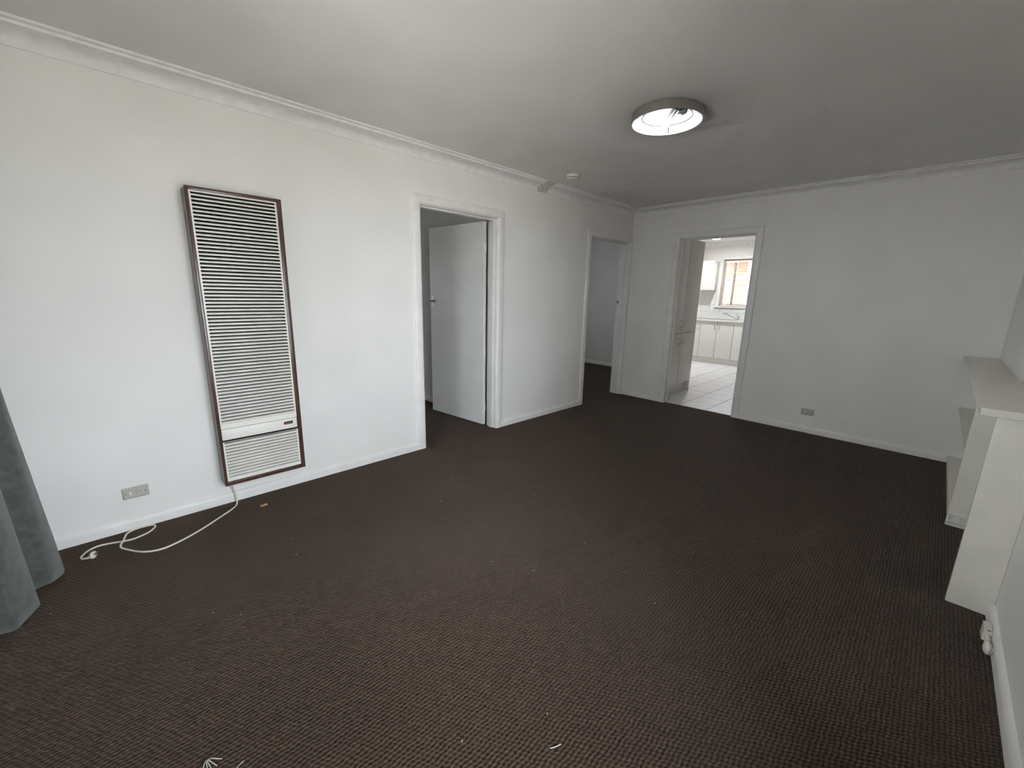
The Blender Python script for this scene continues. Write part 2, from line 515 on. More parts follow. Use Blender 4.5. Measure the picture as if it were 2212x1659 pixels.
def frame_box(name, P, a0, a1, t0, t1, z0, z1, parent, bev=0.0012):
    p = P(a0, t0, z0); q = P(a1, t1, z1)
    return box(name, p[0], q[0], p[1], q[1], p[2], q[2], 'trim_gloss', parent, bev)

def door_frame(n, P, D, depth, stop=(0.035, 0.088)):
    a0, a1, zt = D
    e = struct(empty('door_%d' % n, P((a0+a1)/2, 0, 0)))
    casing(e, P, a0, a1, zt)
    frame_box('jamb', P, a0-JT+0.001, a0, 0.002, -depth, 0, zt, e)
    frame_box('jamb', P, a1, a1+JT-0.001, 0.002, -depth, 0, zt, e)
    frame_box('jamb_head', P, a0-JT+0.001, a1+JT-0.001, 0.002, -depth, zt, zt+JT-0.001, e)
    frame_box('door_stop', P, a0, a0+0.012, -stop[0], -stop[1], 0, zt-0.012, e)
    frame_box('door_stop', P, a1-0.012, a1, -stop[0], -stop[1], 0, zt-0.012, e)
    frame_box('door_stop', P, a0, a1, -stop[0], -stop[1], zt-0.012, zt, e)
    return e
PL = lambda a, t, z: (a, -t, z)
PF = lambda a, t, z: (-t, a, z)
d1 = door_frame(1, PL, D1, 0.133)
d2 = door_frame(2, PL, D2, 0.133)
PB = lambda a, t, z: (a, TW+t, z)
casing(d1, PB, D1[0], D1[1]-0.004, D1[2])
casing(d2, PB, D2[0], D2[1], D2[2])
d3 = door_frame(3, PF, D3, 0.105, stop=(0.05, 0.085))

def leaf_1():
    """flush door, hung on the far jamb, swung about 84 degrees into the bedroom"""
    hx, hy = -2.410, 0.146
    ang = math.atan2(0.818, -0.084)                 # direction of the leaf from its hinge
    d = Vector((math.cos(ang), math.sin(ang), 0)); nrm = Vector((-d.y, d.x, 0))   # nrm points to -x (towards the opening)
    T = 0.035
    o3 = Vector((hx, hy, 0)) + Vector((-0.004, 0.004, 0))
    def Q(s, t, z): 
        p = o3 + d*s + nrm*t
        return (p.x, p.y, z)
    def lbox(name, s0, s1, t0, t1, z0, z1, m, parent, bev):
        bm = bmesh.new(); add_box(bm, s0, s1, t0, t1, z0, z1)
        if bev: bmesh.ops.bevel(bm, geom=list(bm.edges), offset=bev, segments=2, affect='EDGES')
        for v in bm.verts: v.co = Vector(Q(v.co.x, v.co.y, v.co.z))
        return from_bm(name, bm, m, parent, True)
    lf = lbox('door_leaf', 0.0, 0.822, 0.0, T, 0.012, 2.036, 'door_gloss', d1, 0.0015)
    # lever set near the free edge
    s = 0.772; zc = 1.268
    lbox('handle_plate', s-0.016, s+0.016, T, T+0.006, zc-0.058, zc+0.058, 'aged_chrome', lf, 0.002)
    h = tube('handle_lever', spline([Q(s, T+0.004, zc+0.006), Q(s, T+0.035, zc+0.006), Q(s-0.006, T+0.048, zc+0.005), Q(s-0.03, T+0.052, zc+0.004), Q(s-0.105, T+0.050, zc+0.002)], 5), 0.008, 'chrome', lf)
    tube('lever_knob', [Q(s+0.062, T/2, zc+0.004), Q(s+0.045, T/2, zc+0.004)], 0.007, 'black_metal', lf)
    for z in (0.205, 1.80):
        bm = bmesh.new()
        add_tube(bm, [Q(-0.003, T/2+0.012, z-0.045), Q(-0.003, T/2+0.012, z+0.045)], 0.006, 10)
        from_bm('hinge', bm, 'trim_gloss', lf, True)
        lbox('hinge_plate', -0.0065, 0.0, 0.004, T-0.006, z-0.045, z+0.045, 'trim_gloss', lf, 0)
leaf_1()
# latch keeper in the far jamb of the second door
sk = box('strike_plate', D2[1]-0.002, D2[1]+0.001, 0.100, 0.126, 1.262, 1.312, 'brushed_steel', d2, 0.0006)
box('latch_hole', D2[1]-0.003, D2[1]-0.001, 0.106, 0.120, 1.275, 1.300, 'socket_hole', sk)

# ---------------------------------------------------------------- windows of the house
def window_x(name, x0, x1, W, parts, sash='trim_gloss'):
    """window in a wall that runs along y"""
    e = struct(empty(name, ((x0+x1)/2, (W['y0']+W['y1'])/2, W['z0'])))
    t = 0.045
    box('window_frame', x0, x1, W['y0'], W['y0']+t, W['z0'], W['z1'], sash, e)
    box('window_frame', x0, x1, W['y1']-t, W['y1'], W['z0'], W['z1'], sash, e)
    box('window_frame', x0, x1, W['y0']+t, W['y1']-t, W['z1']-t, W['z1'], sash, e)
    box('window_frame', x0, x1, W['y0']+t, W['y1']-t, W['z0'], W['z0']+t, sash, e)
    ys = [W['y0']+t] + parts + [W['y1']-t]
    for y in parts:
        box('mullion', x0+0.01, x1-0.01, y-0.022, y+0.022, W['z0']+t, W['z1']-t, sash, e)
    xm = (x0+x1)/2
    for a, b in zip(ys, ys[1:]):
        box('pane', xm-0.002, xm+0.002, a, b, W['z0']+t, W['z1']-t, 'glass', e)
    return e
def window_y(name, y0, y1, W, parts, sash='trim_gloss'):
    e = struct(empty(name, ((W['x0']+W['x1'])/2, (y0+y1)/2, W['z0'])))
    t = 0.045
    box('window_frame', W['x0'], W['x0']+t, y0, y1, W['z0'], W['z1'], sash, e)
    box('window_frame', W['x1']-t, W['x1'], y0, y1, W['z0'], W['z1'], sash, e)
    box('window_frame', W['x0']+t, W['x1']-t, y0, y1, W['z1']-t, W['z1'], sash, e)
    box('window_frame', W['x0']+t, W['x1']-t, y0, y1, W['z0'], W['z0']+t, sash, e)
    xs = [W['x0']+t] + parts + [W['x1']-t]
    for x in parts:
        box('mullion', x-0.022, x+0.022, y0+0.01, y1-0.01, W['z0']+t, W['z1']-t, sash, e)
    ym = (y0+y1)/2
    for a, b in zip(xs, xs[1:]):
        box('pane', a, b, ym-0.002, ym+0.002, W['z0']+t, W['z1']-t, 'glass', e)
    return e
w2 = window_x('window_2', 4.555, 4.615, W2, [0.185, -0.34], 'sash_wood')
window_y('window_1', YR-0.13, YR-0.06, WA, [-4.52])
window_x('window_5', XB-0.13, XB-0.05, W1, [])
window_y('window_3', 3.66, 3.72, WB, [-3.9])  # unseen, added to go with the bedroom fill lamp
window_y('window_4', 2.76, 2.82, WH, [])  # unseen, added to go with the hall fill lamp
# casing of the kitchen window
def kitchen_window_trim():
    P = lambda a, t, z: (4.5-t, a, z)
    y0, y1, z0, z1 = W2['y0'], W2['y1'], W2['z0'], W2['z1']
    CK = [(0.0, 0.0), (0.0, 0.010), (0.008, 0.018), (0.060, 0.018), (0.070, 0.014), (0.070, 0.0)]
    sweep('casing', CK, [P(y1+u, t, z0-0.03) for u, t in CK], [P(y1+u, t, z1+u) for u, t in CK], 'trim_gloss', w2)
    sweep('casing', CK, [P(y0-u, t, z0-0.03) for u, t in CK], [P(y0-u, t, z1+u) for u, t in CK], 'trim_gloss', w2)
    sweep('casing', CK, [P(y0-u, t, z1+u) for u, t in CK], [P(y1+u, t, z1+u) for u, t in CK], 'trim_gloss', w2)
    box('window_sill', 4.455, 4.555, y0-0.075, y1+0.075, z0-0.032, z0, 'trim_gloss', w2, 0.004)
kitchen_window_trim()

# ---------------------------------------------------------------- wall heater
def wall_heater():
    X0, X1, Z0, Z1, YF = -4.757, -4.292, 0.165, 1.895, -0.135
    h = thing('wall_heater', ((X0+X1)/2, 0, Z0), 'tall brown and cream louvred gas heater hung on the left wall', 'heater')
    bm = bmesh.new()
    s = 0.004; fl_, frr = 0.015, 0.024
    # sheet-metal case: sides, top, bottom and the turned-in front edges
    add_box(bm, X0, X0+s, YF, -0.0005, Z0, Z1)
    add_box(bm, X1-s, X1, YF, -0.0005, Z0, Z1)
    add_box(bm, X0+s, X1-s, YF, -0.0005, Z1-s, Z1)
    add_box(bm, X0+s, X1-s, YF, -0.0005, Z0, Z0+s)
    case = from_bm('case', bm, 'heater_case', h)
    for nm, a in (('case_edge', (X0, X0+fl_, YF-0.002, YF+0.012, Z0, Z1)), ('case_edge', (X1-frr, X1, YF-0.002, YF+0.012, Z0, Z1)),
                  ('case_edge', (X0+fl_, X1-frr, YF-0.002, YF+0.012, Z1-0.017, Z1)), ('case_edge', (X0+fl_, X1-frr, YF-0.002, YF+0.012, Z0, Z0+0.023))):
        box(nm, *a, 'heater_case', h, 0.0018)
    box('back_panel', X0+s, X1-s, -0.080, -0.075, Z0+s, Z1-s, 'heater_dark', h)
    gx0, gx1 = X0+fl_, X1-frr
    yg = YF+0.006
    def grille(name, z0, z1, rail_t, rail_b):
        bm = bmesh.new()
        st = 0.0095
        add_box(bm, gx0, gx0+st, yg, yg+0.014, z0, z1)
        add_box(bm, gx1-st-0.001, gx1-0.001, yg, yg+0.014, z0, z1)
        add_box(bm, gx0+st, gx1-st-0.001, yg, yg+0.014, z1-rail_t, z1)
        add_box(bm, gx0+st, gx1-st-0.001, yg, yg+0.014, z0, z0+rail_b)
        return from_bm(name, bm, 'heater_cream', h)
    # one louvre: a front lip and a blade that rises towards the back
    sec = [(0.0, -0.0015), (0.0, 0.0052), (0.0035, 0.0078), (0.0090, 0.0096), (0.0140, 0.0112), (0.0140, 0.0098), (0.0090, 0.0080), (0.0040, 0.0060), (0.0018, 0.0040), (0.0018, -0.0015)]
    lx0, lx1 = gx0+0.0085, gx1-0.0095
    bm = bmesh.new()
    a = [bm.verts.new((lx0, yg+0.001+y, z)) for y, z in sec]; b = [bm.verts.new((lx1, yg+0.001+y, z)) for y, z in sec]
    n = len(sec)
    for i in range(n):
        j = (i+1) % n
        bm.faces.new((a[i], a[j], b[j], b[i]))
    bm.faces.new(a); bm.faces.new(list(reversed(b)))
    bmesh.ops.recalc_face_normals(bm, faces=bm.faces)
    lm = bpy.data.meshes.new('louvre'); bm.to_mesh(lm); bm.free(); lm.materials.append(MATS['heater_cream'])
    def fill(parent, ztop, zend, pitch):
        z = ztop
        while z > zend:
            o = bpy.data.objects.new('louvre', lm); COL.objects.link(o)
            o.parent = parent; o.location = (0, 0, z + random.uniform(-0.0002, 0.0002))
            z -= pitch
    ug = grille('upper_grille', 0.528, 1.877, 0.0085, 0.0325)
    fill(ug, 1.8505, 0.5480, 0.02043)
    lg = grille('lower_grille', 0.190, 0.4445, 0.0012, 0.0130)
    fill(lg, 0.4235, 0.2020, 0.02000)
    cp = box('control_panel', gx0+0.0015, gx1-0.002, yg-0.001, yg+0.012, 0.4585, 0.5255, 'heater_cream', h, 0.002)
    bx = box('badge', -4.398, -4.344, yg-0.003, yg-0.0005, 0.4895, 0.5085, 'badge_black', cp, 0.0005)
    box('badge_mark', -4.397, -4.383, yg-0.0036, yg-0.0028, 0.4905, 0.5060, 'badge_red', cp)
    box('badge_line', -4.386, -4.347, yg-0.0037, yg-0.0028, 0.4955, 0.4982, 'badge_silver', cp)
    # hinge tabs of the flap
    for x in (gx0+0.001, gx1-0.014):
        box('flap_hinge', x, x+0.011, yg+0.001, yg+0.010, 0.5215, 0.5310, 'heater_dark', cp, 0.001)
    box('cable_gland', -4.722, -4.700, -0.060, -0.040, Z0-0.006, Z0+0.002, 'heater_dark', h, 0.002)
wall_heater()

# heater lead with its plug
def heater_lead():
    r = 0.0046
    pts = [(-4.711, -0.050, 0.168), (-4.708, -0.050, 0.135), (-4.702, -0.052, 0.087), (-4.697, -0.056, 0.045), (-4.700, -0.070, 0.018), (-4.712, -0.096, r+0.001),
           (-4.743, -0.133, r), (-4.806, -0.187, r), (-4.905, -0.269, r), (-4.996, -0.329, r), (-5.079, -0.362, r), (-5.135, -0.355, r), (-5.187, -0.314, r),
           (-5.230, -0.250, r), (-5.252, -0.212, r+0.001), (-5.254, -0.185, r+0.004), (-5.242, -0.148, r+0.0085), (-5.235, -0.095, r+0.002), (-5.224, -0.052, r), (-5.194, -0.030, r),
           (-5.154, -0.026, r), (-5.114, -0.036, r), (-5.106, -0.067, r), (-5.129, -0.110, r), (-5.160, -0.132, r), (-5.209, -0.147, r), (-5.255, -0.135, r),
           (-5.300, -0.117, r), (-5.345, -0.111, r), (-5.379, -0.134, r), (-5.398, -0.168, r), (-5.403, -0.186, r), (-5.395, -0.212, r+0.002), (-5.382, -0.225, r+0.007)]
    ld = tag(tube('heater_lead', spline(pts, 6), r, 'cable_cream', None, 8), 'cream power lead looping from the heater over the carpet', 'cable')
    A = Vector((-5.386, -0.222, 0.010)); d = Vector((0.030, -0.014, 0.006)).normalized()
    tube('strain_relief', [A, A+d*0.016, A+d*0.026], 0.006, 'cable_cream', ld, 12, [0.0050, 0.0072, 0.0085])
    # rounded plug body, tipped on its rim
    bm = bmesh.new()
    u = Vector((0, 0, 1)).cross(d).normalized(); v = d.cross(u).normalized()
    C = A+d*0.026 + v*0.008
    prof = [(0.0, 0.004), (0.002, 0.0155), (0.006, 0.0185), (0.012, 0.0190), (0.016, 0.0165), (0.017, 0.002)]
    rings = []
    for s, rr in prof:
        rings.append([bm.verts.new(C + d*s + (u*math.cos(2*math.pi*k/20)*1.15 + v*math.sin(2*math.pi*k/20)*0.92)*rr) for k in range(20)])
    for a, b in zip(rings, rings[1:]):
        for k in range(20): bm.faces.new((a[k], a[(k+1)%20], b[(k+1)%20], b[k]))
    bm.faces.new(list(reversed(rings[0]))); bm.faces.new(rings[-1])
    pl = from_bm('plug', bm, 'cable_cream', ld, True)
    for (pu, pv, tw) in ((-0.007, 0.005, 0.5), (0.007, 0.005, -0.5), (0.0, -0.008, 0)):
        bm = bmesh.new()
        e1 = (u*math.sin(tw) + v*math.cos(tw)) if tw else v
        e2 = d.cross(e1).normalized()
        P0 = C + d*0.016 + u*pu + v*pv
        vs_ = []
        for s in (0, 0.016):
            for a_, b_ in ((-1,-1),(1,-1),(1,1),(-1,1)):
                vs_.append(bm.verts.new(P0 + d*s + e1*0.0032*a_ + e2*0.0008*b_))
        for f in ((0,3,2,1),(4,5,6,7),(0,1,5,4),(1,2,6,5),(2,3,7,6),(3,0,4,7)): bm.faces.new([vs_[i] for i in f])
        from_bm('pin', bm, 'chrome', pl)
heater_lead()

# ---------------------------------------------------------------- power points
def power_point(P, label, m='socket_beige', flip=1):
    """P(a, t, z): a along the plate (0 at its middle), t out of the wall"""
    c = P(0, 0, -0.033)
    e = thing('power_point', c, label, 'power outlet')
    def pb(name, a0, a1, t0, t1, z0, z1, mm, parent, bev=0.0):
        p, q = P(a0, t0, z0), P(a1, t1, z1)
        return box(name, p[0], q[0], p[1], q[1], p[2], q[2], mm, parent, bev)
    # plate with a sloping rim
    O = [(-0.057, -0.0335), (0.057, -0.0335), (0.057, 0.0335), (-0.057, 0.0335)]
    I = [(-0.050, -0.0255), (0.050, -0.0255), (0.050, 0.0255), (-0.050, 0.0255)]
    bm = bmesh.new()
    A = [bm.verts.new(P(a, 0.0002, z)) for a, z in O]; B = [bm.verts.new(P(a, 0.004, z)) for a, z in O]; C = [bm.verts.new(P(a, 0.010, z)) for a, z in I]
    for r0, r1 in ((A, B), (B, C)):
        for i in range(4): bm.faces.new((r0[i], r0[(i+1)%4], r1[(i+1)%4], r1[i]))
    bm.faces.new(A); bm.faces.new(C)
    plate = from_bm('plate', bm, m, e)
    for a in (-0.042*flip, 0.042*flip):
        pb('screw', a-0.0032, a+0.0032, 0.0095, 0.0106, -0.002, 0.002, 'socket_hole', e)
    sw = -0.022*flip
    pb('switch', sw-0.0042, sw+0.0042, 0.009, 0.0145, -0.0085, 0.0085, 'switch_white', e, 0.0012)
    for a, z, tw in ((0.004*flip, 0.0075, 0.6), (0.004*flip, -0.0055, -0.6*0), (0.018*flip, 0.002, 0)):
        bm = bmesh.new()
        ca, sa = math.cos(tw), math.sin(tw)
        vv = []
        for da, dz in ((-0.0042, -0.0011), (0.0042, -0.0011), (0.0042, 0.0011), (-0.0042, 0.0011)):
            vv.append(P(a + da*ca - dz*sa, 0.0104, z + da*sa + dz*ca))
        lo = [bm.verts.new(p) for p in vv]
        vb = []
        for da, dz in ((-0.0042, -0.0011), (0.0042, -0.0011), (0.0042, 0.0011), (-0.0042, 0.0011)):
            vb.append(bm.verts.new(P(a + da*ca - dz*sa, 0.0090, z + da*sa + dz*ca)))
        for i in range(4): bm.faces.new((lo[i], lo[(i+1)%4], vb[(i+1)%4], vb[i]))
        bm.faces.new(lo); bm.faces.new(vb)
        from_bm('socket_slot', bm, 'socket_hole', e)
    return e
power_point(lambda a, t, z: (-5.160+a, -t, 0.217+z), 'beige single power point low on the left wall near the curtain')
power_point(lambda a, t, z: (-t, -2.223-a, 0.221+z), 'beige single power point low on the far wall', flip=1)
power_point(lambda a, t, z: (-1.505-t, -3.325-a, 0.056+z), 'cream power point at the foot of the built-in shelves', 'socket_cream')

# ---------------------------------------------------------------- built-in shelves on the right
def built_in():
    e = thing('built_in_shelves', (-1.25, YR, 0), 'cream painted built-in shelves with a long top board on the right', 'shelf')
    m = 'shelf_gloss'
    box('top_shelf', -2.512, -0.0005, YR+0.0005, -3.216, 0.905, 0.937, m, e, 0.004)
    box('end_panel', -2.479, -2.455, YR+0.0005, -3.269, 0.0, 0.905, m, e, 0.0025)
    box('middle_panel', -1.505, -1.481, YR+0.0005, -3.267, 0.0, 0.905, m, e, 0.0025)
    box('middle_shelf', -1.481, -0.0005, YR+0.0005, -3.262, 0.478, 0.502, m, e, 0.0025)
    box('bottom_shelf', -1.481, -0.0005, YR+0.0005, -3.275, 0.040, 0.060, m, e, 0.0025)
    box('kickboard', -1.481, -0.0185, -3.292, -3.277, 0.0, 0.040, m, e)
built_in()

# telephone socket and its plug on the right baseboard
def phone_socket():
    e = thing('telephone_socket', (-2.67, -3.397, 0.0), 'small cream surface socket on the right baseboard beside the shelves', 'wall socket')
    box('socket_body', -2.702, -2.640, -3.3965, -3.373, 0.004, 0.060, 'socket_cream', e, 0.003)
    box('socket_opening', -2.7028, -2.7015, -3.393, -3.383, 0.0535, 0.0570, 'socket_hole', e)
    p = thing('line_plug', (-2.785, -3.397, 0.0), 'small cream plug lying against the right baseboard under the socket', 'plug')
    bm = bmesh.new()
    bmesh.ops.create_uvsphere(bm, u_segments=18, v_segments=12, radius=1.0)
    for v in bm.verts: v.co = Vector((v.co.x*0.030-2.785, v.co.y*0.0130-3.3838, v.co.z*0.026+0.026))
    from_bm('plug_body', bm, 'socket_cream', p, True)
    tube('plug_neck', [(-2.758, -3.384, 0.034), (-2.735, -3.385, 0.038), (-2.712, -3.386, 0.036)], 0.007, 'socket_cream', p, 12, [0.010, 0.008, 0.006])
    tube('plug_wire', spline([(-2.805, -3.388, 0.012), (-2.822, -3.391, 0.022), (-2.826, -3.393, 0.044), (-2.812, -3.394, 0.056)], 5), 0.0022, 'fibre_grey', p, 8)
phone_socket()

# ---------------------------------------------------------------- ceiling lamp, smoke alarm
def ceiling_lamp():
    c = (-2.531, -1.668, ZC); R = 0.207
    e = thing('ceiling_lamp', c, 'round steel rimmed ceiling light, switched on, without its cover', 'ceiling light')
    lathe('rim', [(R-0.004, 0.0), (R, -0.001), (R+0.001, -0.052), (R-0.002, -0.0545), (R-0.006, -0.053), (R-0.007, -0.003), (R-0.004, 0.0)], c, 'brushed_steel', e, 72)
    lathe('reflector_pan', [(0.0, -0.004), (R-0.05, -0.004), (R-0.02, -0.010), (R-0.0075, -0.024), (R-0.0075, -0.020), (R-0.02, -0.006), (R-0.05, -0.0005), (0.0, -0.0005)], c, 'lamp_pan', e, 60)
    bm = bmesh.new()
    add_tube(bm, [(c[0]+0.145*math.cos(a), c[1]+0.145*math.sin(a), ZC-0.020) for a in [2*math.pi*k/48 for k in range(49)]], 0.0028, 8, False)
    from_bm('wire_ring', bm, 'lamp_holder', e, True)
    for a in (0.4, 2.5, 4.6):
        p = Vector((c[0]+math.cos(a)*0.17, c[1]+math.sin(a)*0.17, ZC-0.02)); q = Vector((c[0]+math.cos(a)*0.199, c[1]+math.sin(a)*0.199, ZC-0.045))
        tube('clip', [p, (p+q)/2+Vector((0, 0, -0.003)), q], 0.0025, 'lamp_holder', e, 8)
    # lampholder on the near side and two bulbs reaching inwards
    d = Vector((0.735, 0.678, 0)).normalized(); n = Vector((-d.y, d.x, 0))
    C0 = Vector((c[0], c[1], ZC-0.040))
    tube('lamp_holder', [C0-d*0.196, C0-d*0.14, C0-d*0.07, C0-d*0.02], 0.017, 'lamp_holder', e, 16, [0.017, 0.019, 0.018, 0.014])
    A = C0 - d*0.115 - n*0.055 + Vector((0, 0, 0.012))
    bm = bmesh.new()
    add_tube(bm, spline([C0-d*0.15-n*0.01, A-n*0.015, A+d*0.03-n*0.03, A+d*0.065-n*0.015], 5), 0.006, 8)
    from_bm('lamp_wire', bm, 'lamp_holder', e, True)
    bm = bmesh.new(); add_box(bm, -0.03, 0.03, -0.022, 0.022, -0.010, 0.010)
    for v in bm.verts: v.co = A + d*v.co.x + n*v.co.y + Vector((0, 0, v.co.z))
    from_bm('terminal_block', bm, 'lamp_holder', e)
    for s_, off in ((1, 0.055), (-1, 0.02)):
        B = C0 + d*(-0.05 if s_ > 0 else 0.03) + n*(s_*off) + Vector((0, 0, 0.012))
        pts = [B, B+d*0.025, B+d*0.060, B+d*0.095, B+d*0.115]
        tube('bulb', pts, 0.02, 'lamp_glow', e, 16, [0.012, 0.017, 0.022, 0.019, 0.006])
    ld = bpy.data.lights.new('ceiling_lamp_light', 'POINT'); ld.energy = 0.25; ld.color = (0.93, 0.97, 1.0); ld.shadow_soft_size = 0.03
    lo = bpy.data.objects.new('ceiling_lamp_light', ld); lo.location = (c[0]+0.02, c[1]+0.02, ZC-0.075); COL.objects.link(lo)
ceiling_lamp()

def smoke_alarm():
    c = (-1.862, -0.430, ZC)
    e = thing('smoke_alarm', c, 'small round cream smoke alarm on the ceiling near the left wall', 'smoke alarm')
    lathe('base', [(0.0, 0.0), (0.055, 0.0), (0.056, -0.004), (0.053, -0.022), (0.048, -0.0245), (0.0, -0.0245)], c, 'detector_plastic', e, 40)
    lathe('vent_gap', [(0.0, -0.0240), (0.042, -0.0240), (0.042, -0.0300), (0.0, -0.0300)], c, 'socket_hole', e, 40)
    lathe('cap', [(0.0, -0.0290), (0.045, -0.0290), (0.045, -0.0335), (0.040, -0.038), (0.0, -0.040)], c, 'detector_plastic', e, 40)
smoke_alarm()

# ---------------------------------------------------------------- curtain
def curtain():
    # plan of the hem from the left wall out over the window; the folds grow slightly towards the floor
    hem = [(-5.655, -0.010), (-5.600, -0.022), (-5.535, -0.060), (-5.490, -0.150), (-5.464, -0.260), (-5.460, -0.335), (-5.490, -0.388), (-5.545, -0.395), (-5.570, -0.430),
           (-5.550, -0.500), (-5.520, -0.545), (-5.530, -0.610), (-5.572, -0.668), (-5.620, -0.650), (-5.650, -0.690), (-5.640, -0.760)]
    top = [(-5.655, -0.010), (-5.628, -0.025), (-5.600, -0.055), (-5.580, -0.110), (-5.568, -0.180), (-5.575, -0.240), (-5.600, -0.275), (-5.625, -0.300), (-5.632, -0.330),
           (-5.612, -0.375), (-5.590, -0.420), (-5.592, -0.475), (-5.612, -0.525), (-5.635, -0.540), (-5.655, -0.570), (-5.650, -0.610)]
    H = [Vector((a, b, 0)) for a, b in hem]; T = [Vector((a, b, 0)) for a, b in top]
    H = spline(H, 6); T = spline(T, 6)
    nz = 40
    bm = bmesh.new()
    rows = []
    for j in range(nz+1):
        t = j/nz
        z = 0.012 + (2.22-0.012)*t
        k = (1-t)**1.35
        row = []
        for i, (h, q) in enumerate(zip(H, T)):
            p = q.lerp(h, k)
            wob = 0.006*math.sin(7*t+0.35*i)*(1-t)
            dz = 0.010*math.sin(i*0.22) * (1 if j == 0 else 0)
            row.append(bm.verts.new((p.x+wob, p.y+wob*0.5, z+dz)))
        rows.append(row)
    for a, b in zip(rows, rows[1:]):
        for i in range(len(a)-1):
            bm.faces.new((a[i], a[i+1], b[i+1], b[i]))
    bmesh.ops.recalc_face_normals(bm, faces=bm.faces)
    me = bpy.data.meshes.new('curtain'); bm.to_mesh(me); bm.free()
    e = thing('curtain', (-5.58, -0.35, 0), 'dark grey-green floor length curtain hanging at the left edge', 'curtain')
    o = link('curtain_cloth', me, 'curtain_cloth', e, True)
    s = o.modifiers.new('thick', 'SOLIDIFY'); s.thickness = 0.004; s.offset = 0
    tube('curtain_rod', [(-5.62, -0.005, 2.245), (-5.62, -2.2, 2.245)], 0.012, 'trim_gloss', e, 12)
curtain()

# ---------------------------------------------------------------- kitchen fittings
def bow_handle(parent, A, B, out, r=0.0042, reach=0.028):
    A, B, out = Vector(A), Vector(B), Vector(out)
    pts = []
    for k in range(13):
        t = k/12
        pts.append(A.lerp(B, t) + out*(reach*math.sin(math.pi*t)**0.75))
    return tube('handle', pts, r, 'brushed_steel', parent, 8)

def pantry():
    e = thing('pantry_cabinet', (0.57, -0.27, 0), 'tall white pantry cabinet with four doors inside the kitchen doorway', 'cabinet')
    x0, x1, yf, yb = 0.115, 1.028, -0.550, -0.002
    m = 'laminate'
    box('body', x0, x1-0.018, yf+0.021, yb, 0.150, 2.134, 'laminate_gap', e)
    box('side_panel', x1-0.018, x1, yf, yb, 0.0, 2.134, m, e, 0.0008)
    box('kickboard', x0, x1-0.018, yf+0.07, yf+0.086, 0.0, 0.150, m, e)
    xm = 0.562; g = 0.0025
    for za, zb, hz in ((0.152, 0.878, (0.722, 0.822)), (0.884, 2.132, (0.952, 1.056))):
        for xa, xb, hx in ((x0, xm, xm-0.062), (xm, x1-0.018, xm+0.045)):
            d = box('cabinet_door', xa+g, xb-g, yf, yf+0.018, za, zb, m, e, 0.0012)
            bow_handle(d, (hx, yf, hz[0]), (hx, yf, hz[1]), (0, -1, 0), 0.005, 0.032)
pantry()

